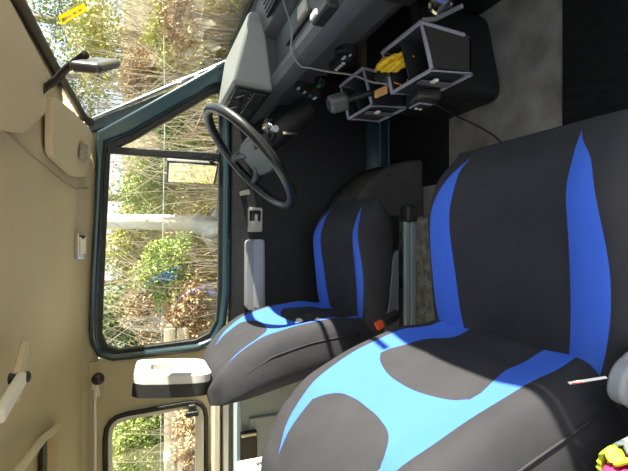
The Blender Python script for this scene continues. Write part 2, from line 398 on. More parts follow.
# ------------------------------------------------------------------ floor covering
cp = MB().box((.10, .105, .006), (1.3, .47, .012)).box((.12, .42, .006), (.16, .16, .012)).build('carpet', carpet, None, 40); props(cp, 'worn grey carpet on the cab floor between the footwells', 'carpet')
dm = MB().box((.50, .56, .009), (.60, .42, .018))
props(dm.build('rubber_mat', mattex, None, 40, .004), 'matt black rubber mat in the driver footwell', 'mat', None)
pm = MB().box((.25, -.475, .009), (1.1, .69, .018))
props(pm.build('rubber_mat', mattex, None, 40, .004), 'large black rubber mat in the passenger footwell', 'mat', None)
pf = MB().box((-.44, -.16, .15), (1.0, 1.20, .30)).build('seat_platform', carpet2, None, 40, .012); props(pf, 'speckled grey carpeted platform carrying both seats', 'seat platform')
# carpeted wheel arch beside the platform
arc = [(.315, 0)] + [(.315 - .285 * (1 - math.cos(rad(t))) , .335 * math.sin(rad(t))) for t in range(10, 91, 10)] + [(-.45, .335), (-.45, 0)]
wa = MB().prism([(x, .50, z) for x, z in arc], (0, .245, 0)).build('wheel_arch', mat('shaded_grey_carpet', (.06, .057, .054), .95, col2=(.09, .086, .08), scale=9, bump=.35, bscale=160, detail=8, spec=.1), None, 50, .02); props(wa, 'rounded grey carpeted wheel arch in front of the driver seat', 'wheel arch')  # same grey carpet, darkened to paint in the footwell shade
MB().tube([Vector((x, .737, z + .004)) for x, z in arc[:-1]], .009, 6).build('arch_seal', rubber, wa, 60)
# engine cover
ec = thing('engine_cover', 'black boxy engine cover standing on the grey carpet under the dashboard', 'engine cover', (.6, .23, 0))
ep = rounded([(.43, .07, .012), (.74, .14, .012), (.74, .40, .012), (.43, .385, .012)], .06, 6)
MB().prism(ep, (0, 0, .285)).build('cover_shell', mat('engine_cover_black', (.009, .009, .010), .55, bump=.2, bscale=100), ec, 40, .02)
MB().prism(rounded([(.424, .064, .297), (.745, .13, .297), (.745, .405, .297), (.424, .392, .297)], .06, 6), (0, 0, .035)).build('cover_lid', blackp, ec, 40, .012)

# ================================================================== DASHBOARD
da = thing('dashboard', 'dark grey dashboard with padded front roll below the windscreen', 'dashboard', (.55, 0, .42))
DP = [(.735, .755), (.66, .742), (.625, .728), (.615, .690), (.525, .676), (.520, .690), (.506, .700), (.488, .700), (.472, .690), (.464, .672), (.462, .652), (.468, .640), (.484, .632), (.52, .626), (.545, .60), (.56, .50), (.60, .44), (.735, .42)]
MB().prism([(x, .765, z) for x, z in DP], (0, -1.53, 0)).build('dash_body', dashp, da, 25)
# lid of the top tray, groove and slats
MB().box((.578, .02, .690), (.055, .40, .010), Matrix.Rotation(rad(-9), 3, 'Y')).build('tray_lid', mat('tray_lid_plastic', (.040, .042, .047), .45, bump=.1, bscale=200), da, 40, .004)
MB().box((.530, -.0, .679), (.012, .56, .006)).build('tray_groove', rubber, da)
vg = MB().box((.665, .10, .748), (.075, .26, .012), Matrix.Rotation(rad(-12), 3, 'Y')).build('vent_grille', blackp, da, 40, .002)
for i in range(6): MB().box((.637 + i * .012, .10, .749 + i * .0026), (.005, .24, .006)).build('slat', dashp, vg, 40, .001)
# instrument binnacle
A_, B_, C_, D_ = Vector((.482, .375, .815)), Vector((.462, .345, .688)), Vector((.440, .705, .700)), Vector((.475, .690, .822))
fwd = [Vector((.690, .325, .776)), Vector((.690, .300, .735)), Vector((.690, .72, .745)), Vector((.690, .715, .785))]
hd = MB()
hd.add([A_, B_, C_, D_] + fwd, [(0, 4, 7, 3), (0, 1, 5, 4), (3, 7, 6, 2), (4, 5, 6, 7), (1, 2, 6, 5), (0, 3, 2, 1)])
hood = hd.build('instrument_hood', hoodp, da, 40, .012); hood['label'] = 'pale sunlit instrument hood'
MB().prism([(.478, .36, .62), (.69, .315, .62), (.69, .72, .62), (.47, .70, .62)], (0, 0, .10)).build('hood_base', dashp, da, 40, .008)
fn = (B_ - A_).cross(D_ - A_).normalized()
if fn.x > 0: fn = -fn
def facept(u, w, off): # u 0..1 along width, w 0..1 down
    top_, bot_ = A_ + (D_ - A_) * u, B_ + (C_ - B_) * u
    return top_ + (bot_ - top_) * w + fn * off
def facequad(u0, u1, w0, w1, off): return [facept(u0, w0, off), facept(u1, w0, off), facept(u1, w1, off), facept(u0, w1, off)]
MB().prism(facequad(.04, .97, .08, .95, .0), fn * .004).build('instrument_face', mat('instrument_black', (.007, .007, .008), .25), da, 40)
for (u0, u1, w0, w1) in ((.10, .40, .14, .50), (.44, .78, .14, .50), (.10, .50, .60, .88), (.54, .90, .60, .88)):
    MB().prism(facequad(u0, u1, w0, w1, .004), fn * .004).build('gauge', mat('gauge_glass', (.03, .031, .033), .12), da, 40, .001)
for i in range(5): MB().prism(facequad(.16 + i * .09, .19 + i * .09, .53, .57, .004), fn * .003).build('warning_lamp', mat('warning_lamp_grey', (.14, .14, .14), .3), da)
for (u, w) in ((.25, .32), (.61, .32)):
    MB().prism([facept(u - .07, w + .08, .009), facept(u + .05, w - .08, .009), facept(u + .055, w - .07, .009)], fn * .001).build('needle', white, da)
# lower controls on the dash face
def dface(px, py, x=.535): return atX(px, py, x)
hp = [dface(341, 44), dface(355, 40), dface(362, 60), dface(347, 66)]
g = dface(346, 51, .55)
gk = MB().lathe(g, (-1, 0, .1), [(-.02, .034), (.012, .034), (.016, .028), (.006, .024)], 24).build('heater_dial', blackp, da, 40)
MB().box(g + Vector((-.018, .008, .004)), (.004, .022, .006)).box(g + Vector((-.018, -.014, -.006)), (.004, .012, .004)).build('dial_marks', white, gk)
hpn = dface(341, 62, .55)
hs = MB().box(hpn, (.03, .09, .05)).build('heater_panel', blackp, da, 40, .004)
for i in range(4): MB().box(hpn + Vector((-.017, -.03 + i * .018, .006)), (.005, .007, .010)).build('slider', white, hs)
sw = dface(318, 77, .55)
for i, (px, py) in enumerate(((300, 84), (306, 88), (311, 92), (320, 82), (316, 94))):
    q = dface(px, py, .545); s_ = MB().box(q, (.03, .03, .034)).build('switch', blackp, da, 40, .004)
    MB().box(q + Vector((-.016, 0, .006)), (.007, .022, .008)).build('switch_mark', [white, white, mat('blue_lens', (.05, .2, .5), .2), mat('green_lens', (.05, .4, .2), .2), white][i], s_)
q = dface(325, 78, .535); MB().tube([q + Vector((.03, 0, 0)), q + Vector((-.005, .0, .01))], .004, 8).tube([q + Vector((-.005, -.016, .012)), q + Vector((-.005, .02, .008))], .007, 8).build('pull_knob', chrome, da, 60)
lp = MB().box((.56, -.3, .54), (.03, .42, .13)).build('glovebox_lid', blackp, da, 40, .01)
c = dface(441, 3, .56)
MB().lathe(c, (-.6, -.5, .3), [(-.02, .03), (.005, .03), (.008, .026), (.0, .022)], 24).build('vent_ring', chrome, da, 40)
MB().tube([dface(422, 20, .53), dface(436, 19, .53), dface(446, 14, .53), dface(462, 6, .53)], .006, 6).build('dash_edge_strip', greyp, da, 60)
# bits on the dash top
bx = atZ(307, 10, .684)
props(MB().box(bx + Vector((0, 0, .006)), (.035, .06, .022)).build('card_box', mat('beige_card', (.46, .43, .36), .7), None, 40, .004), 'small beige card box lying on the dashboard top', 'box')
ph = thing('phone_holder', 'small black phone holder standing on the dashboard edge', 'phone holder', (.52, -.1, .70))
q = atZ(325, 6, .705)
MB().box(q, (.05, .09, .03)).build('clamp', blackp, ph, 40, .006); MB().box(q + Vector((-.012, .02, .018)), (.012, .03, .006)).build('clamp_pad', white, ph)
cb = [atZ(280, -14, .752), atZ(283, 0, .735), atZ(292, 30, .700), Vector((.492, .115, .706)), Vector((.458, .12, .68)), atX(310, 68, .455), atX(330, 72, .45), atX(352, 75, .44), atX(372, 82, .415), Vector((.402, .02, .468))]
def smooth_path(p, k=6):
    out = []
    for i in range(len(p) - 1):
        a, b, c, d = p[max(i - 1, 0)], p[i], p[i + 1], p[min(i + 2, len(p) - 1)]
        for j in range(k):
            t = j / k; out.append(.5 * ((2 * b) + (c - a) * t + (2 * a - 5 * b + 4 * c - d) * t * t + (3 * b - a - 3 * c + d) * t ** 3))
    return out + [p[-1]]
props(MB().tube(smooth_path(cb), .0026, 6).build('charging_cable', mat('grey_cable', (.20, .20, .20), .5), None, 180), 'thin grey charging cable hanging over the dashboard roll', 'cable')

# ------------------------------------------------------------------ steering wheel
WC = Vector((.252, .42, .752)); wn = Vector((-.67, 0, .74)).normalized(); wy = Vector((0, 1, 0)); wx = wy.cross(wn).normalized()
if wx.z < 0: wx = -wx
st = thing('steering_wheel', 'black steering wheel with padded spokes in front of the driver seat', 'steering wheel', WC)
RW = .197
MB().tube([WC + (wy * math.cos(a) + wx * math.sin(a)) * RW for a in [2 * math.pi * i / 64 for i in range(64)]], .0155, 12, closed=True).build('rim', mat('black_rim', (.018, .018, .018), .32), st, 180)
hubpts = []
for i in range(32):
    a = 2 * math.pi * i / 32; x = math.copysign(abs(math.cos(a)) ** .6, math.cos(a)) * .125; y = math.copysign(abs(math.sin(a)) ** .6, math.sin(a)) * .068 - .012
    hubpts.append(WC + wy * x + wx * y - wn * .045)
MB().prism(hubpts, wn * .03).build('hub_pad', mat('hub_grey', (.028, .028, .03), .45, bump=.1, bscale=200), st, 40, .012)
for sg in (-1, 1):
    for up in (-.075, .035):
        MB().tube([WC + wy * sg * .07 + wx * up * .5 - wn * .032, WC + wy * sg * .14 + wx * up * .9 - wn * .02, WC + wy * sg * math.sqrt(RW ** 2 - up ** 2) + wx * up], [.02, .016, .012], 10).build('spoke', blackp, st, 60)
cl = thing('steering_column', 'black steering column shroud with stalks under the wheel', 'steering column', WC - wn * .2)
MB().tube([WC - wn * .05, WC - wn * .10, WC - wn * .18, WC - wn * .28], [.03, .036, .04, .035], 16).build('shroud', blackp, cl, 50)
for sg, e in ((-1, .02), (1, .0)):
    s0 = WC - wn * .09 + wy * sg * .045
    k = MB().tube([s0, s0 + wy * sg * .07 + wn * .02, s0 + wy * sg * .15 + wn * .03 + wx * e], [.008, .007, .009], 8).build('stalk', blackp, cl, 60)
    MB().tube([s0 + wy * sg * .15 + wn * .03 + wx * e, s0 + wy * sg * .165 + wn * .032 + wx * e], .010, 8).build('stalk_cap', greyp, k, 60)
kq = on(272, 131, (0, 1, 0), .345)
ky = thing('ignition_key', 'ignition key with steel ring hanging beside the steering column', 'key', kq)
MB().lathe(kq + Vector((.03, .03, 0)), (-.6, -.6, .3), [(0, .02), (.03, .02), (.034, .014)], 16).build('lock_barrel', chrome, ky, 40)
MB().tube([kq + Vector((0, 0, -.012)) + Vector((.3, .8, 0)).normalized() * .016 * math.cos(a) + Vector((0, 0, 1)) * .016 * math.sin(a) for a in [2 * math.pi * i / 20 for i in range(20)]], .0022, 6, closed=True).build('key_ring', chrome, ky, 180)
MB().box(kq + Vector((-.004, -.004, -.06)), (.008, .004, .05)).build('key_blade', chrome, ky)
MB().box(kq + Vector((-.006, 0, .006)), (.014, .012, .02)).build('key_head', blackp, ky, 40, .003)

# ------------------------------------------------------------------ gear lever, organisers
gl = thing('gear_lever', 'gear lever with blocky grey knob standing beside the organiser', 'gear lever', (.47, .10, .33))
g0, g1 = Vector((.445, .08, .335)), Vector((.380, .135, .548))
MB().tube([g0, g0 * .6 + g1 * .4 + Vector((.004, 0, .004)), g1], [.011, .009, .009], 10).build('shaft', blackp, gl, 60)
MB().lathe(g0 + Vector((0, 0, -.003)), (0, 0, 1), [(0, .05), (.02, .042), (.04, .02), (.055, .013)], 16).build('gaiter', rubber, gl, 60)
gd = (g1 - g0).normalized(); rt = gd.to_track_quat('Z', 'Y').to_matrix()
kb = MB().box(g1 + gd * .012, (.040, .046, .056), rt).build('knob', mat('grey_knob', (.085, .085, .085), .45), gl, 40, .010)
MB().box(g1 + gd * .041, (.026, .03, .004), rt).build('knob_cap', blackp, kb, 40, .001)
def organiser(y0, y1, label):
    x0, x1, z0, z1 = .385, .470, .343, .455
    o = thing('organiser_pocket', label, 'organiser', (.43, (y0 + y1) / 2, z0), 'fabric organiser pockets')
    t = .004
    MB().box(((x0 + x1) / 2, (y0 + y1) / 2, z0 + t / 2), (x1 - x0, y1 - y0, t)).build('base', pocketm, o)
    ft = .022  # rear edge of the pocket slumps
    MB().prism([(x0, y0, z0), (x0, y1, z0), (x0 - .004, y1, z1 - .004), (x0 - .004, y0, z1)], (t, 0, 0)).build('rear_panel', pocketm, o)
    MB().prism([(x1, y0, z0), (x1, y1, z0), (x1 + .012, y1, z1 + .03), (x1 + .012, y0, z1 + .03)], (t, 0, 0)).build('front_panel', pocketm, o)
    for y, nm in ((y0, 'near_panel'), (y1 - t, 'far_panel'), ((y0 + y1) / 2, 'divider')):
        MB().prism([(x0, y, z0), (x1, y, z0), (x1 + .012, y, z1 + .03), (x0 - .004, y, z1)], (0, t, 0)).build(nm, pocketm, o)
    r_ = .0052
    MB().tube([(x0 - .005, y0, z1), (x0 - .002, y0, z0), (x0 - .002, y1, z0), (x0 - .005, y1, z1)], r_, 6, closed=True).build('rear_binding', trimg, o, 60)
    for y in (y0, y1): MB().tube([(x0 - .004, y, z1), (.5 * (x0 + x1), y, z1 + .012), (x1 + .012, y, z1 + .03), (x1 + .004, y, z0 + .02)], r_, 6).build('side_binding', trimg, o, 60)
    MB().tube([(x1 + .012, y0, z1 + .03), (x1 + .012, y1, z1 + .03)], r_, 6).build('front_binding', trimg, o, 60)
    ym = y0 + (y1 - y0) * .42
    MB().prism([(x0 - .010, ym - .018, z0 + .01), (x0 - .010, ym + .006, z0 + .01), (x0 - .012, ym + .006, z1 - .012), (x0 - .012, ym - .018, z1 - .012)], (.004, 0, 0)).build('webbing_strap', mat('grey_webbing', (.11, .11, .12), .7), o)
    MB().box((x0 - .012, y0 + (y1 - y0) * .25, z1 - .04), (.006, .02, .012)).build('tab', white, o, 40, .002)
    return o
organiser(-.150, .020, 'larger grey bound black fabric organiser holding the yellow cloth')
organiser(.130, .285, 'smaller grey bound black fabric organiser behind the gear lever')
# straps tying the pockets to the dash are short loops of webbing seen above the near pocket
yc = []
ycm = bmesh.new()
bmesh.ops.create_icosphere(ycm, subdivisions=4, radius=1)
for v in ycm.verts:
    p = v.co; k = 1 + .18 * math.sin(7 * p.x + 3 * p.y) + .12 * math.sin(11 * p.z + 6 * p.y) + .08 * math.sin(17 * p.x - 9 * p.z)
    v.co = Vector((p.x * .018 * k + .450, p.y * .050 * k - .005, p.z * .026 * k + .462 + .02 * p.y))
me = bpy.data.meshes.new('yellow_cloth'); ycm.to_mesh(me); ycm.free()
props(link('cleaning_cloth', me, yellow, None, 180), 'crumpled yellow cloth stuffed in the larger organiser pocket', 'cloth')
tg = [Vector((.41, .02, .455)), Vector((.398, .005, .432)), Vector((.397, -.012, .428)), Vector((.40, -.03, .44))]
props(MB().tube(smooth_path(tg), .0025, 6).build('cloth_loop', mat('orange_loop', (.62, .26, .03), .7), None, 180), 'thin orange hanging loop below the yellow cloth', 'loop')
q = on(388, 78, (0, 1, 0), .045)
pk = thing('snack_packet', 'small black packet with white stripes tucked between the organiser pockets', 'packet', q)
rp = Matrix.Rotation(rad(25), 3, 'X') @ Matrix.Rotation(rad(-30), 3, 'Z')
MB().box(q, (.035, .045, .06), rp).build('packet', blackp, pk, 40, .005)
for i in range(3): MB().box(q + rp @ Vector((-.019, -.012 + i * .012, .006)), (.002, .005, .03), rp).build('print_stripe', white, pk)
q2 = on(381, 92, (0, 1, 0), .055)
props(MB().box(q2, (.022, .05, .010), Matrix.Rotation(rad(10), 3, 'X')).build('wooden_block', mat('orange_wood', (.62, .34, .12), .6, col2=(.5, .26, .08), scale=30), None, 40, .004), 'orange wooden stick lying between the organiser pockets', 'stick')
# charger socket hung on the engine cover
q = on(423, 98, (1, 0, 0), .372)
cs = thing('phone_charger', 'black charger socket with white contacts below the larger organiser', 'charger', q)
MB().box(q, (.035, .085, .07), Matrix.Rotation(rad(-12), 3, 'X')).build('housing', mat('charger_black', (.022, .022, .024), .4), cs, 40, .010)
MB().box(q + Vector((-.018, .012, .0)), (.006, .05, .042)).build('socket_frame', greyp, cs, 40, .002)
MB().box(q + Vector((-.021, .012, .0)), (.004, .042, .034)).build('socket_face', blackp, cs)
for dy, dz in ((.02, .008), (.022, -.006)): MB().box(q + Vector((-.024, dy, dz)), (.003, .007, .006)).build('contact', white, cs)
e = [q + Vector((-.02, -.02, -.02)), Vector((.375, .12, .16)), Vector((.32, .10, .03)), Vector((.22, .02, .02)), Vector((.16, -.02, .05))]
MB().tube(smooth_path(e), .003, 6).build('lead', blackp, cs, 180)

# ================================================================== SEATS
covB, covC = cover_mat('seat_cover_back', 'back'), cover_mat('seat_cover_cushion', 'cushion')
sidem = mat('cover_side_fabric', (.026, .025, .03), .9, col2=(.035, .034, .038), scale=14, bump=.15, bscale=40, spec=.2)
def seat(yc, hx, theta, cx0, clen, label, headrest):
    o = thing('car_seat', label, 'seat', ((cx0 + clen / 2), yc, .30), 'front seats')
    ct, sn = math.cos(rad(theta)), math.sin(rad(theta))
    def xb(a, y, n): return Vector((hx + n * ct - a * sn, yb + y, .43 + a * ct + n * sn))
    yb = yc + .018 if yc < 0 else yc + .005
    NB = [(0, .085), (.15, .108), (.40, .116), (.62, .110), (.76, .085), (.88, .045), (1, .0)]
    def hwB(t): return (.242 if yc < 0 else .240) * lerp([(0, .93), (.15, 1), (.6, 1.0), (.8, .95), (.92, .85), (1, .58)], t)
    def topB(q, t):
        u = abs(q); b_ = lerp(NB, t); dip = .050 * lerp([(0, 1), (.5, 1), (.8, .6), (1, .2)], t)
        k = min(1, max(0, (u - .42) / .38)); k = k * k * (3 - 2 * k)
        return b_ - .050 * max(0, (u - .80) / .20) ** 1.4 + .014 * k
    def botB(q, t): return lerp([(0, -.02), (.5, -.02), (.85, -.03), (1, -.045)], t) - (.04 if yc < 0 else 0)
    pillow('backrest', covB, o, hwB, topB, botB, xb, .485, wrinkle=.004, pre=.09, es=.13, ep=2.2)
    # raised seam down both edges of the backrest
    for sg in (-1, 1):
        pts = [xb(t * .475, sg * hwB(t) * .955, botB(0, t) + (topB(.95, t) - botB(0, t)) * .88) for t in [.06 + .86 * i / 24 for i in range(25)]]
        MB().tube(pts, .0018, 6).build('backrest_piping', sidem, o, 180)
    def xc(a, y, n): return Vector((cx0 + a, yc + y, .345 + n))
    def hwC(t): return .232 * lerp([(0, .92), (.2, 1), (.6, 1.0), (.85, .955), (1, .80)], t)
    def topC(q, t):
        u = abs(q); base = lerp([(0, .072), (.3, .082), (.7, .098), (.88, .086), (1, .055)], t)
        k = min(1, max(0, (u - .40) / .32)); k = k * k * (3 - 2 * k)
        return base + .024 * k * lerp([(0, 1), (.7, 1), (1, .3)], t)
    def botC(q, t): return lerp([(0, .0), (.8, 0), (1, .03)], t)
    pillow('cushion', covC, o, hwC, topC, botC, xc, clen, e0=.08, e1=.22, wrinkle=.003, pre=.12)
    for sg in (-1, 1):
        pts = [xc(t * clen, sg * hwC(t) * .985, .052) for t in [.05 + .88 * i / 20 for i in range(21)]]
        MB().tube(pts, .0018, 6).build('cushion_piping', sidem, o, 180)
    # base, rails, side trim
    MB().box((cx0 + clen * .46, yc, .335), (clen * .80, .36, .05)).build('seat_base', blackp, o, 40, .01)
    for sg in (-1, 1):
        r_ = MB().box((cx0 + clen * .46, yc + sg * .246, .309), (clen * .80, .020, .018)).box((cx0 + clen * .46, yc + sg * .246, .328), (clen * .9, .014, .016)).build('seat_rail', railm, o, 40, .002)
        MB().box((cx0 + clen * .86, yc + sg * .246, .322), (.05, .05, .036)).build('rail_end', blackp, r_, 40, .008)
        tp = [Vector((x, yc + sg * .232, z)) for x, z in ((cx0 - .02, .345), (cx0 + clen * .62, .345), (cx0 + clen * .55, .365), (cx0 + .10, .380), (cx0 - .02, .395))]
        MB().prism(rounded(tp, .02), (0, -.016 * sg, 0)).build('side_trim', mat('slate_plastic', (.10, .115, .13), .4), o, 40, .003)
    bq = Vector((cx0 + .055, yc - .262, .395))
    if headrest:
        rot = Matrix.Rotation(rad(-25), 3, 'Y')
        bk = MB().box(bq, (.028, .022, .06), rot).build('belt_buckle', blackp, o, 40, .005)
        MB().box(bq + rot @ Vector((.0, 0, .04)), (.024, .016, .022), rot).build('release_button', orange, bk, 40, .003)
        # headrest with a slot through it
        hz = 1.003; hc = Vector((hx - .086, yc + .015, hz))
        rz = Matrix.Rotation(rad(5), 3, 'Z') @ Matrix.Rotation(rad(5), 3, 'Y')
        def hr(px_, y, z): return hc + rz @ Vector((px_, y, z))
        outl = [(-.122, -.112), (-.136, -.02), (-.124, .078), (-.102, .100), (.102, .100), (.124, .078), (.136, -.02), (.122, -.112)]
        slot = [(-.042, -.022), (-.042, .056), (.042, .056), (.042, -.022)]
        rr = lambda pts, x, r: rounded([hr(x, y, z) for y, z in pts], r, 4)
        plate('headrest', rr(outl, .040, .05), [rr(slot, .040, .012)], rz @ Vector((-.022, 0, 0)), foam, o, .014)['label'] = 'light grey slotted headrest front'
        plate('headrest_shaded_half', rr([(y * 1.01, z * 1.01) for y, z in outl], .018, .05), [rr(slot, .018, .012)], rz @ Vector((-.036, 0, 0)), foamd, o, .016)['label'] = 'rear half of headrest with its shade painted black'
        for sg in (-1, 1): MB().tube([hr(.0, sg * .06, -.10), hr(-.005, sg * .06, -.19)], .006, 8).build('headrest_post', chrome, o, 60)
    return o, xb, xc
ds, dxb, dxc = seat(.390, -.355, 10, -.300, .425, 'driver seat in black and blue cover behind the steering wheel with slotted headrest', True)
ps, pxb, pxc = seat(-.350, -.288, 22, -.262, .452, 'nearest passenger seat in black and blue cover filling the lower right', False)
# passenger seat: hinge cover, care label
hq = atY(662, 385, -.61)
MB().lathe(hq, (0, 1, 0), [(-.012, .0), (-.010, .034), (.006, .042), (.026, .044)], 24).build('hinge_cover', mat('pale_hinge_plastic', (.26, .27, .28), .35), ps, 40)
MB().prism(rounded([hq + Vector(v) for v in ((.055, .012, -.02), (.07, .012, -.10), (-.03, .012, -.12), (-.055, .012, -.03), (-.02, .012, .06), (.02, .012, .05))], .02), (0, .022, 0)).build('recliner_plate', greyp, ps, 40, .005)
l0, l1 = on(572, 384, (0, 1, 0), -.578), on(604, 379, (0, 1, 0), -.590)
dv = (l1 - l0)
lb = MB().prism([l0 + Vector((0, 0, .004)), l1 + Vector((0, 0, .006)), l1 - Vector((0, 0, .007)), l0 - Vector((0, 0, .006))], (.002, .003, 0)).build('care_label', white, ps)
MB().prism([l0 + dv * .05 + Vector((0, -.001, .003)), l0 + dv * .35 + Vector((0, -.001, .003)), l0 + dv * .35 - Vector((0, .001, .004)), l0 + dv * .05 - Vector((0, .001, .004))], (.001, .001, 0)).build('label_print', mat('red_print', (.6, .05, .06), .6), lb)
# shopping bag beside the passenger seat
bg = thing('fabric_bag', 'magenta, white and lime fabric bag beside the passenger seat', 'bag', (-.3, -.68, .30))
bgm = bmesh.new(); bmesh.ops.create_icosphere(bgm, subdivisions=4, radius=1)
for v in bgm.verts:
    p = v.co; k = 1 + .05 * math.sin(9 * p.x + 4 * p.z) + .04 * math.sin(13 * p.y - 7 * p.z)
    f = lambda c, e: math.copysign(abs(c) ** e, c)
    v.co = Vector((f(p.x, .7) * .10 * k - .332, f(p.y, .7) * .050 * k - .660, f(p.z, .7) * .165 * k + .447))
me = bpy.data.meshes.new('bag_body'); bgm.to_mesh(me); bgm.free(); link('bag_body', me, pink, bg, 180)
for (x0_, x1_, m_, nm) in ((.560, .580, lime, 'lime_stripe'), (.44, .559, white, 'white_panel')):
    bgm = bmesh.new(); bmesh.ops.create_icosphere(bgm, subdivisions=6, radius=1)
    for v in bgm.verts:
        p = v.co; k = 1 + .05 * math.sin(9 * p.x + 4 * p.z) + .04 * math.sin(13 * p.y - 7 * p.z)
        v.co = Vector((f(p.x, .7) * .107 * k - .332, f(p.y, .7) * .057 * k - .660, f(p.z, .7) * .171 * k + .447))
    bmesh.ops.delete(bgm, geom=[v for v in bgm.verts if not (x0_ < v.co.z < x1_)], context='VERTS')
    me = bpy.data.meshes.new(nm); bgm.to_mesh(me); bgm.free(); oo = link(nm, me, m_, bg, 180)
    s_ = oo.modifiers.new('t', 'SOLIDIFY'); s_.thickness = .004; s_.offset = 0

# ================================================================== ROOF AND REAR FITTINGS
def visor(pts, z_of, label, lab):
    v = thing('sun_visor', label, 'sun visor', pts[0], 'sun visors')
    o = plate('visor_pad', rounded(pts, .035, 5), [], (0, 0, .018), visorm, v, .008)
    return v
dv_pts = [Vector((.352, .265, 1.283)), Vector((.375, .50, 1.274)), Vector((.362, .708, 1.246)), Vector((.205, .70, 1.262)), Vector((.185, .55, 1.276)), Vector((.205, .275, 1.286))]
v1 = visor(dv_pts, None, 'beige sun visor above the driver with a small grey label', True)
lbq = [on(p[0], p[1], (0, 0, 1), 1.255) for p in ((80, 142), (87, 146), (85, 163), (78, 159))]
zz = lambda p: 1.274 - max(0, (p.y - .45)) * .10
LV = [on(px, py, (0, .115, 1), 1.274 + .115 * .50 - .003) for px, py in ((81, 141), (88, 146), (86, 163), (79, 158))]
plate('printed_label', LV, [], (0, 0, -.002), mat('grey_label', (.22, .20, .17), .6, col2=(.38, .35, .28), scale=120), v1)
MB().tube([(.375, .68, 1.262), (.365, .715, 1.268)], .006, 8).build('visor_pivot', visorm, v1, 60)
pv = [Vector((.400, .225, 1.288)), Vector((.30, .235, 1.290)), Vector((.205, .05, 1.292)), Vector((.175, -.12, 1.290)), Vector((.19, -.48, 1.285)), Vector((.38, -.52, 1.278)), Vector((.42, -.1, 1.286))]
v2 = visor(pv, None, 'beige sun visor over the passenger side beside the mirror arm', False)
MB().tube([(.392, .255, 1.292), (.395, .20, 1.290)], .006, 8).build('visor_pivot', visorm, v2, 60)
# rear view mirror on its bent arm
rm = thing('rear_view_mirror', 'dark rear view mirror on a bent arm below the headliner', 'mirror', (.34, .235, 1.30))
m0 = [atZ(37, 95, 1.302), atZ(46, 87, 1.285), on(56, 80, (0, 1, 0), .17), on(66, 69, (0, 1, 0), .15), on(75, 64, (0, 1, 0), .10)]
mc = on(98, 69, (0, 1, 0), .14); ma = Vector((.46, 1, -.14)).normalized()
MB().tube(smooth_path(m0[:4] + [mc + Vector((.02, -.03, .02))], 5), .0085, 10).build('arm', blackp, rm, 180)
MB().lathe(m0[0] + Vector((0, 0, .012)), (0, 0, -1), [(0, .026), (.012, .024), (.018, .012)], 16).build('arm_foot', blackp, rm, 60)
mn = Vector((-.80, .55, -.06)); mn = (mn - ma * mn.dot(ma)).normalized(); mu_ = ma.cross(mn).normalized()
rot = Matrix((ma, mu_, mn)).transposed()
ho = MB().box(mc - mn * .010, (.215, .062, .020), rot).build('housing', mat('mirror_housing', (.05, .05, .052), .35), rm, 40, .009)
MB().box(mc + mn * .0012, (.200, .050, .003), rot).build('mirror_face', mirrorm, rm, 40, .001)
# vignette sticker on the windscreen
sq = [ws(58, 16, -.004), ws(84, 3, -.004), ws(86.5, 10, -.004), ws(62, 24.5, -.004)]
sk = thing('windscreen_sticker', 'yellow sticker with pale print and green patch on the windscreen', 'sticker', sq[0])
tn = stick_y.node_tree; tb = tn.nodes.new('ShaderNodeBsdfTranslucent'); tb.inputs['Color'].default_value = (1, .62, .01, 1); tm = tn.nodes.new('ShaderNodeMixShader'); tm.inputs['Fac'].default_value = .55
tn.links.new(tn.nodes['Principled BSDF'].outputs[0], tm.inputs[1]); tn.links.new(tb.outputs[0], tm.inputs[2]); tn.links.new(tm.outputs[0], tn.nodes['Material Output'].inputs['Surface'])
nrm = WN.normalized() * -.001
MB().prism(sq, nrm).build('sticker_sheet', stick_y, sk)
def bil(u, w, off): return (sq[0] * (1 - u) + sq[1] * u) * (1 - w) + (sq[3] * (1 - u) + sq[2] * u) * w - WN.normalized() * (.001 + off)
def sq4(u0, u1, w0, w1, o_): return [bil(u0, w0, o_), bil(u1, w0, o_), bil(u1, w1, o_), bil(u0, w1, o_)]
MB().prism(sq4(.05, .20, .34, .74, .0004), nrm * .4).build('green_patch', stick_g, sk)
pr = MB()
for (u0, u1) in ((.16, .26), (.28, .34), (.36, .42)): pr.prism(sq4(u0, u1, .32, .66, .001), nrm * .4)
pr.build('white_print', white, sk)
MB().prism(sq4(.50, .64, .34, .62, .0004), nrm * .4).build('pale_print', stick_p, sk); MB().prism(sq4(.70, .84, .34, .62, .0004), nrm * .4).build('pale_print', stick_p, sk)
# chrome courtesy light
cq = [side(75, 234, -.06), side(84, 234, -.06), side(83, 259, -.06), side(74, 259, -.06)]
cc = sum(cq, Vector()) / 4
cl_ = thing('courtesy_light', 'small chrome courtesy light on the headliner above the door', 'lamp', cc)
kx = (cq[0] - cq[3]).length; nrm2 = Vector((0, -.62, -.78)); rotc = Matrix.Rotation(rad(-35), 3, 'X')
cc = Vector((cc.x, .655, 1.279))
MB().box(cc, (kx, .034, .018), rotc).build('lamp_body', chrome, cl_, 40, .004)
MB().box(cc + rotc @ Vector((.004, 0, -.010)), (kx * .66, .024, .006), rotc).build('lamp_lens', lampm, cl_, 40, .002)
MB().box(cc + rotc @ Vector((kx * .38, 0, -.010)), (.012, .014, .008), rotc).build('rocker_switch', blackp, cl_, 40, .002)
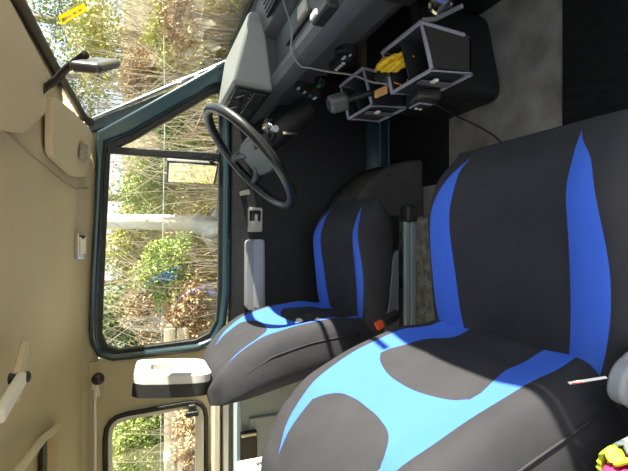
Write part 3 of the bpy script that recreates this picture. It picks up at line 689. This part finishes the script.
# curtain rail with end knob over the rear side window
r0 = side(95, 385, -.03)
cr_ = thing('curtain_rail', 'white curtain rail with dark purple end knob above the rear window', 'curtain rail', r0)
MB().tube([r0, Vector((-1.3, r0.y, r0.z))], .005, 8).build('rail', whitep, cr_, 60)
kn = side(98, 379, -.045)
bm_ = MB(); bm_.lathe(kn + Vector((0, .02, 0)), (0, -1, 0), [(.0, .006), (.004, .014), (.012, .020), (.022, .021), (.031, .016), (.036, .006)], 18).build('end_knob', purple, cr_, 180)
MB().box(r0 + Vector((-.005, .02, 0)), (.022, .045, .022)).box(r0 + Vector((-.03, .012, -.004)), (.03, .02, .02)).build('rail_bracket', whitep, cr_, 40, .003)
# stay arm of the roof hatch
sa = thing('hatch_stay', 'beige folding stay arm hanging from the roof near the hatch', 'stay arm', atZ(22, 370, 1.30))
p0, p1, p2, p3 = atZ(25, 345, 1.288), atZ(17, 378, 1.280), atZ(0, 405, 1.276), atZ(13, 402, 1.276)
def bar(a, b, w, h, nm, m, par, z=0):
    d = (b - a); L_ = d.length; rq = d.to_track_quat('X', 'Z').to_matrix()
    return MB().box((a + b) / 2 + Vector((0, 0, z)), (L_, w, h), rq).build(nm, m, par, 40, .005)
bar(p0, p1, .026, .014, 'mount_plate', visorm, sa); bar(p1, p2 + (p2 - p1) * .4, .024, .016, 'arm', whitep, sa, -.008); bar(p1, p3, .02, .012, 'catch', visorm, sa, -.004)
MB().lathe(p1 + Vector((0, 0, .012)), (0, 0, -1), [(0, .010), (.03, .010), (.033, .006)], 12).build('pivot_screw', blackp, sa, 60)
# framed roof hatch
ha = thing('roof_hatch', 'roof hatch with curved cream trim and tan blind behind the driver', 'hatch', atZ(50, 450, 1.30))
ht = [atZ(59, 424, 1.296), atZ(52, 432, 1.294), atZ(44, 438, 1.29), atZ(33, 452, 1.288), atZ(18, 471, 1.288), atZ(5, 490, 1.288)]
MB().tube(smooth_path(ht, 4), [.004] + [.009] * 20, 8).build('hatch_trim', cream, ha, 180)
MB().prism([atZ(43, 441, 1.298), atZ(48, 437, 1.298), atZ(48, 500, 1.298), atZ(43, 500, 1.298)], (0, 0, .006)).build('hatch_gap', rubber, ha)
cu = MB(); npl = 9
e0, e1 = atZ(48, 438, 1.296), atZ(57, 438, 1.296); f0, f1 = atZ(48, 505, 1.296), atZ(57, 505, 1.296)
cu.prism([e0, e1, f1, f0], (0, 0, .006)); cu.build('hatch_blind', curtainm, ha)
# light grey cupboard behind the driver seat
cb_ = thing('storage_cupboard', 'light grey cupboard with dark latch behind the driver seat', 'cupboard', (-.95, .66, 0))
MB().box((-.985, .67, .38), (.97, .18, .74)).build('carcass', lgrey, cb_, 40, .006)
MB().box((-1.06, .575, .50), (.78, .014, .44)).build('door', lgrey, cb_, 40, .005)
hl = atY(248.5, 446, .56)
hnd = MB().box(hl, (.11, .02, .062)).build('latch', mat('latch_brown', (.05, .048, .045), .35), cb_, 40, .006)
MB().box(hl + Vector((.045, -.009, .0)), (.012, .008, .058)).build('latch_spring', chrome, hnd, 40, .002)
# white cupboard end with a hook
wc = thing('white_worktop', 'white board edge with grey ring hook behind the passenger seat', 'board', (-.59, -.03, .655))
MB().box((-.59, -.03, .755), (.02, .32, .20)).build('board', whitep, wc, 40, .004)
hk = atX(262, 465, -.572)
MB().tube([hk + Vector((0, .022 * math.cos(a), .022 * math.sin(a))) for a in [2 * math.pi * i / 24 for i in range(24)]], .006, 8, closed=True).build('ring_hook', greyp, wc, 180)
MB().tube([hk + Vector((.004, .0, .02)), hk + Vector((-.012, .0, .02))], .007, 8).build('hook_post', greyp, wc, 60)

# ================================================================== OUTSIDE THE VAN
# door mirror on its arm
om = thing('door_mirror', 'rectangular wing mirror with pale housing outside the driver window', 'mirror', (.33, .90, .80))
oc = Vector((.283, 1.03, .882)); on_ = Vector((-.86, -.51, -.03)).normalized(); oy = Vector((0, 0, 1)).cross(on_).normalized()
rot = Matrix((oy, Vector((0, 0, 1)), on_)).transposed()
oh = MB().box(oc - on_ * .022, (.145, .215, .042), rot).build('housing', mat('pale_mirror_housing', (.42, .42, .40), .45), om, 40, .016)
MB().box(oc - on_ * .003, (.150, .22, .008), rot).build('rubber_rim', rubber, om, 40, .003)
MB().box(oc + on_ * .001, (.136, .204, .006), rot).build('mirror_face', mirrorm, om, 40, .002)
MB().tube([oc - on_ * .03 + Vector((0, 0, -.07)), Vector((.36, .93, .80)), Vector((.345, .83, .775))], .012, 10).build('arm', blackp, om, 60)
MB().lathe(Vector((.345, .845, .775)), (0, -1, .1), [(-.02, .03), (.02, .028), (.03, .02)], 14).build('arm_bracket', blackp, om, 60)
# wiper arm on the outside of the glass
wi = thing('wiper_arm', 'black wiper arm resting on the lower windscreen', 'wiper', (.78, .2, .79))
MB().tube([(.80, .30, .775), (.775, .32, .80), (.765, .10, .815), (.75, -.3, .82)], .008, 6).build('arm', blackp, wi, 60)
MB().lathe((.80, .30, .765), (-.3, 0, 1), [(0, .022), (.02, .022), (.03, .012)], 14).build('pivot_cap', silver, wi, 60)

def gz(x, y):
    b = -.75
    if y > 1.6: b += 1.02 * min(1, ((y - 1.6) / 3.4)) ** .9
    if y > 5: b += .105 * (y - 5)
    return b + .08 * math.sin(1.7 * x + .8 * y) * min(1, max(0, y - 1.6)) + .05 * math.sin(3.1 * x - 2.2 * y) * min(1, max(0, y - 1.6))
gr = MB(); gx, gy = 70, 60
xs = [-16 + 48 * i / gx for i in range(gx + 1)]; ys = [-14 + 44 * j / gy for j in range(gy + 1)]
ys = [-14, -10, -6, -3, -1, 0, 1, 1.4] + [1.6 + i * .25 for i in range(20)] + [6.6 + .6 * i for i in range(40)]
for y in ys:
    for x in xs: gr.v.append((x, y, gz(x, y)))
for j in range(len(ys) - 1):
    for i in range(gx): gr.f.append((j * (gx + 1) + i, j * (gx + 1) + i + 1, (j + 1) * (gx + 1) + i + 1, (j + 1) * (gx + 1) + i))
g_ = gr.build('ground', groundm, None, 180); sstruct(g_, 'leaf strewn sloping bank outside the van', 'ground')

def leaf(mb, p, d, w, l, up):
    d = d.normalized(); s_ = d.cross(up); s_ = s_.normalized() if s_.length > .01 else Vector((1, 0, 0)); nn = s_.cross(d)
    mb.add([p, p + d * l * .45 + s_ * w + nn * w * .3, p + d * l, p + d * l * .45 - s_ * w + nn * w * .3], [(0, 1, 2, 3)])
def rv(): return Vector((R.gauss(0, 1), R.gauss(0, 1), R.gauss(0, 1))).normalized()
def bush(x, y, rx, ry, rz, n, m, name, label, cat, group=None, ls=.045, zoff=0., stems=10, flat=.5):
    b = gz(x, y) + zoff; o = thing(name, label, cat, (x, y, gz(x, y)), group)
    s_ = MB(); lf = MB()
    for i in range(stems):
        d = rv(); e = Vector((x + d.x * rx * .8, y + d.y * ry * .8, b + rz * (.7 + .7 * abs(d.z))))
        mid = Vector((x + d.x * rx * .3, y + d.y * ry * .3, b + rz * .5))
        s_.tube([Vector((x + d.x * .05, y + d.y * .05, gz(x, y) - .03)), mid, e], [.012, .008, .003], 5)
    for i in range(n):
        d = rv(); k = R.random() ** .45
        lump = 1 + .25 * math.sin(5 * d.x + 3 * d.z) + .2 * math.sin(7 * d.y - 4 * d.z)
        p = Vector((x + d.x * rx * k * lump, y + d.y * ry * k * lump, b + rz + d.z * rz * k * lump))
        leaf(lf, p, rv() + d * .6 + Vector((0, 0, -.3)), ls * (.3 + .2 * R.random()), ls * (.8 + .9 * R.random()), rv())
    s_.build('stems', barkm, o, 60); lf.build('foliage', m, o, None)
    return o
def place(px, py, Y):  # where a photo ray meets the plane Y, outside
    return atY(px, py, Y)
# birch standing on the bank
bp_ = place(212, 224, 5.0)
bt = thing('birch_tree', 'pale birch trunk standing on the bank outside the driver window', 'tree', (bp_.x, 5.0, gz(bp_.x, 5.)))
tp_ = place(100, 221.5, 5.0)
z0 = gz(bp_.x, 5.) - .1
path = [Vector((bp_.x - .14, 4.9, z0)), Vector((bp_.x - .03, 4.97, z0 + .22)), Vector((bp_.x + .01, 5, z0 + .55)), Vector((bp_.x + .02, 5.0, z0 + 1.1)), Vector((tp_.x, 5.02, 1.8)), Vector((tp_.x + .05, 5.05, 3.6)), Vector((tp_.x + .1, 5.1, 6.5))]
MB().tube(smooth_path(path, 5), [.20 - .085 * min(1, i / 9) - .0025 * max(0, i - 9) for i in range(31)], 16).build('trunk', birchm, bt, 180)
rt_ = MB()
for a in (0.4, 1.9, 3.3, 4.9): rt_.tube([path[0] + Vector((0, 0, .22)), path[0] + Vector((.25 * math.cos(a), .25 * math.sin(a), .10)), path[0] + Vector((.55 * math.cos(a), .5 * math.sin(a), -.02))], [.09, .06, .02], 8)
rt_.build('roots', birchm, bt, 180)
br = MB()
for i in range(9):
    h_ = 2.2 + i * .45; a = i * 2.3; s0 = Vector((tp_.x + .03, 5.03, h_))
    br.tube([s0, s0 + Vector((.5 * math.cos(a), .5 * math.sin(a), .25)), s0 + Vector((1.2 * math.cos(a), 1.2 * math.sin(a), .35))], [.03, .02, .006], 5)
br.build('branches', barkm, bt, 60)

# shrubs on the bank, each one its own plant
SH = [  # px, py, Y, rx, ry, rz, n, mat, name, label, category
    (165, 268, 4.4, .42, .35, .30, 2300, leafg, 'bramble_bush', 'mid green bramble bush just left of the birch trunk', 'bush'),
    (150, 185, 5.6, .55, .4, .42, 2600, leafg, 'leafy_shrub', 'green leafy shrub right behind the birch trunk', 'bush'),
    (185, 160, 4.8, .25, .25, .22, 1200, leafg, 'fern_clump', 'bright green fern clump behind the wing mirror', 'fern'),
    (150, 300, 5.2, .60, .4, .36, 1700, leafr, 'dry_shrub', 'rusty brown dry shrub rising left of the bramble', 'bush'),
    (185, 310, 4.2, .42, .3, .22, 1500, leafr, 'dry_bracken', 'low brown bracken patch under the bramble', 'bracken'),
    (135, 245, 7.0, .8, .5, .55, 2200, leafy, 'yellow_shrub', 'tall yellow green shrub behind the birch', 'bush'),
    (120, 320, 6.6, .7, .5, .5, 1900, leafd, 'holly_bush', 'dark green bush at the upper left of the window', 'bush'),
    (140, 420, 4.7, .65, .45, .42, 3200, leafg, 'laurel_bush', 'bright green bush filling the rear side window', 'bush'),
    (135, 455, 5.0, .6, .45, .5, 2400, leafy, 'hazel_bush', 'yellow green bush behind the rear window fence', 'bush'),
    (190, 430, 3.6, .5, .35, .16, 1200, leafr, 'leaf_heap', 'brown leaf heap below the fence boards', 'leaves'),
    (95, 40, 6.0, .8, .5, .45, 1000, leafy, 'broom_bush', 'straw coloured bush seen through the windscreen centre', 'bush'),
    (165, 30, 4.6, .45, .3, .22, 1300, leafy, 'gorse_bush', 'yellow green low bush seen low through the windscreen', 'bush'),
    (140, 75, 5.2, .5, .4, .25, 1400, leafr, 'dry_fern', 'brown fern seen through the windscreen beside the pillar', 'fern'),
    (180, 15, 3.6, .4, .3, .16, 1000, leafr, 'heather_clump', 'reddish brown clump close below the windscreen', 'bush'),
    (60, 20, 9.0, 1.1, .7, .8, 700, leafd, 'yew_bush', 'dark green bush far behind the windscreen sticker', 'bush'),
    (75, 95, 10.0, 1.0, .7, .7, 900, leafd, 'juniper_bush', 'dark bush far off under the rear view mirror', 'bush'),
    (165, 115, 5.0, .40, .3, .24, 1300, leafg, 'ivy_mound', 'green mound in the small quarter window', 'bush'),
]
for (px, py, Y, rx, ry, rz, n_, m_, nm, lb_, ct_) in SH:
    q = place(px, py, Y); zo = max(-.05, q.z - rz - gz(q.x, Y))
    bush(q.x, Y, rx, ry, rz, int(n_ * 2.2), m_, nm, lb_, ct_, None, .035 if Y < 6 else .055, zo)

# trees further up the bank
def tree(x, y, h, r0_, label, leaves, m_, nb=16):
    o = thing('bank_tree', label, 'tree', (x, y, gz(x, y)), 'trees up the bank'); b = gz(x, y) - .1
    ln = R.uniform(-.3, .3)
    MB().tube([(x, y, b), (x + ln * .3, y, b + h * .35), (x + ln, y + .1, b + h)], [r0_, r0_ * .75, r0_ * .2], 9).build('trunk', barkm, o, 180)
    k = MB(); lf = MB()
    for i in range(nb):
        t = .2 + .8 * i / nb; a = R.uniform(0, 6.28); L_ = R.uniform(.5, 1.2) * (1.3 - .5 * t)
        s0 = Vector((x + ln * t, y + .1 * t, b + h * t)); e_ = s0 + Vector((math.cos(a) * L_, math.sin(a) * L_, L_ * R.uniform(.1, .8)))
        k.tube([s0, s0.lerp(e_, .5) + Vector((0, 0, .08)), e_], [.022, .012, .004], 5)
        for j in range(5):
            u = R.uniform(.3, 1); p = s0.lerp(e_, u); e2 = p + rv() * .4 + Vector((0, 0, .12)); k.tube([p, e2], [.006, .002], 4)
        for j in range(leaves):
            p = s0.lerp(e_, R.uniform(.3, 1.1)) + rv() * .28; leaf(lf, p, rv(), .03, .11, rv())
    k.build('branches', twigm, o, 60)
    if leaves: lf.build('foliage', m_, o, None)
TR = [(-3.6, 9.0, 5.5, .10, 40, leafd, 'slender tree up the bank left of every other trunk'),
      (-2.2, 10.5, 6, .12, 45, leafg, 'green leafed tree behind the brown dry shrub'),
      (-1.0, 9.2, 5, .09, 0, leafg, 'bare grey tree behind the bramble bush'),
      (.9, 9.8, 6, .11, 40, leafy, 'yellow leafed tree right of the birch'),
      (2.2, 11.0, 6.5, .13, 40, leafd, 'dark leafed tree behind the windscreen pillar'),
      (3.1, 8.0, 5.5, .09, 0, leafg, 'bare pale twigged tree right of the rear view mirror'),
      (4.6, 9.5, 6, .11, 26, leafy, 'sparse yellowing tree behind the windscreen sticker'),
      (5.6, 8.4, 5.5, .10, 0, leafg, 'bare tree at the right end of the bank'),
      (-5.2, 10.0, 6, .12, 55, leafg, 'green tree seen through the rear side window'),
      (6.6, 11.0, 6.0, .12, 30, leafd, 'dark tree farthest right beyond the windscreen')]
for (x, y, h_, r_, lv, m_, lb_) in TR: tree(x, y, h_, r_, lb_, lv, m_)

# uncountable growth
def scatter(name, n, fn, m, label, cat):
    mb = MB()
    for i in range(n): fn(mb)
    o = mb.build(name, m, None, None); props(o, label, cat, None, 'stuff'); return o
def pick(x0=-5, x1=8, y0=2.0, y1=11):
    y = y0 + (y1 - y0) * R.random() ** 1.4; s_ = (y + .95) / 6
    for _ in range(20):
        x = R.uniform(-3.2, 4.6) * max(.6, s_) if R.random() < .85 else R.uniform(-12, -3)
        if not (3.0 < y < 5.2 and abs(x - .155 * s_) < .22): break
    return x, y
def blade(mb):
    x, y = pick(); b = Vector((x, y, gz(x, y) - .02)); h_ = R.uniform(.06, .26); d = rv(); d.z = 0; t = d * R.uniform(.05, .25)
    w = Vector((-d.y, d.x, 0)) * .006
    mb.add([b - w, b + w, b + t * .4 + Vector((0, 0, h_ * .7)) + w * .7, b + t * .4 + Vector((0, 0, h_ * .7)) - w * .7, b + t + Vector((0, 0, h_))], [(0, 1, 2, 3), (3, 2, 4)])
scatter('dry_grass', 22000, blade, strawm, 'straw coloured dry grass growing over the bank', 'grass')
def twig(mb):
    x, y = pick(y0=4.0, y1=10); b = Vector((x, y, gz(x, y))); h_ = R.uniform(.4, 1.8); d = rv(); d.z = 0
    mb.tube([b, b + Vector((d.x * .2, d.y * .2, h_ * .6)), b + Vector((d.x * .75, d.y * .6, h_))], [.007, .005, .002], 3, cap=False)
scatter('thin_brushwood', 1900, twig, twigm, 'pale thin brushwood stems standing up the bank', 'brushwood')
def lit(mb):
    x, y = pick(); leaf(mb, Vector((x, y, gz(x, y) + .02)), Vector((R.gauss(0, 1), R.gauss(0, 1), .25)), .03, .09, Vector((R.gauss(0, .4), R.gauss(0, .4), 1)))
scatter('fallen_leaves', 9000, lit, leafr, 'brown fallen leaves lying all over the bank', 'leaves')
def weed(mb):
    x, y = pick(y0=2.2, y1=7); 
    for j in range(5): leaf(mb, Vector((x, y, gz(x, y) + .02 + .03 * j)), Vector((R.gauss(0, 1), R.gauss(0, 1), .8)), .02, .12, rv())
scatter('green_weeds', 900, weed, leafy, 'low yellow green weeds between the dry grass', 'weeds')

# board fence and wire
fe = thing('board_fence', 'pale wooden two board fence on the bank behind the rear side window', 'fence', (-2.0, 4.0, gz(-2, 4)))
for (pa, pb) in ((164, 175), (177.5, 189)):
    a_, b_ = atY(pa, 331, 4.0), atY(pb, 331, 4.0)
    MB().box((-2.3, 4.0, (a_.z + b_.z) / 2), (2.52, .03, abs(a_.z - b_.z))).build('board', plankm, fe, 40, .004)
for x in (-1.25, -2.6):
    MB().box((x, 4.05, .35), (.09, .08, 1.15)).build('post', plankm, fe, 40, .006)
wr = MB().tube([(-3.6, 4.3, place(160, 345, 4.3).z), (-1.0, 4.3, place(160, 330, 4.3).z - .02), (1.6, 4.3, place(165, 185, 4.3).z), (4.0, 4.3, place(165, 185, 4.3).z + .05)], .006, 5).build('fence_wire', wirem, None, 60)
props(wr, 'single pale wire strung across the bank before the birch', 'wire')
ws2 = MB().box(atY(167, 456, 3.96), (.10, .02, .08)).build('white_plate', white, None, 40, .003); props(ws2, 'small white plate fixed on the fence boards', 'plate')

# ================================================================== LIGHT
w = bpy.data.worlds.new('World'); bpy.context.scene.world = w; w.use_nodes = True
bgn = w.node_tree.nodes['Background']; bgn.inputs['Color'].default_value = (.82, .91, 1.0, 1); bgn.inputs['Strength'].default_value = 1.4
sun = bpy.data.lights.new('sun', 'SUN'); sun.energy = 21; sun.angle = rad(.6); sun.color = (1, .91, .76)
so_ = bpy.data.objects.new('sun', sun); C.objects.link(so_)
so_.rotation_euler = Vector((-.97, .10, -.215)).to_track_quat('-Z', 'Y').to_euler(); so_.location = (6, -1, 4)

cam = bpy.data.cameras.new('Camera'); co = bpy.data.objects.new('Camera', cam); C.objects.link(co)
cam.sensor_width = 36; cam.sensor_fit = 'HORIZONTAL'; cam.lens = 36 * FPX / 628.; cam.clip_start = .02
fwd_ = Vector((0, CP, -SP)); up_ = Vector((0, SP, CP))
m4 = Matrix((-up_, Vector((1, 0, 0)), -fwd_)).transposed().to_4x4(); m4.translation = CAM
co.matrix_world = m4
bpy.context.scene.camera = co
sc = bpy.context.scene
sc.view_settings.view_transform = 'Standard'; sc.view_settings.look = 'None'; sc.view_settings.exposure = .35; sc.view_settings.gamma = 1
sc.view_settings.use_curve_mapping = False
sc.cycles.max_bounces = 10; sc.cycles.transparent_max_bounces = 16
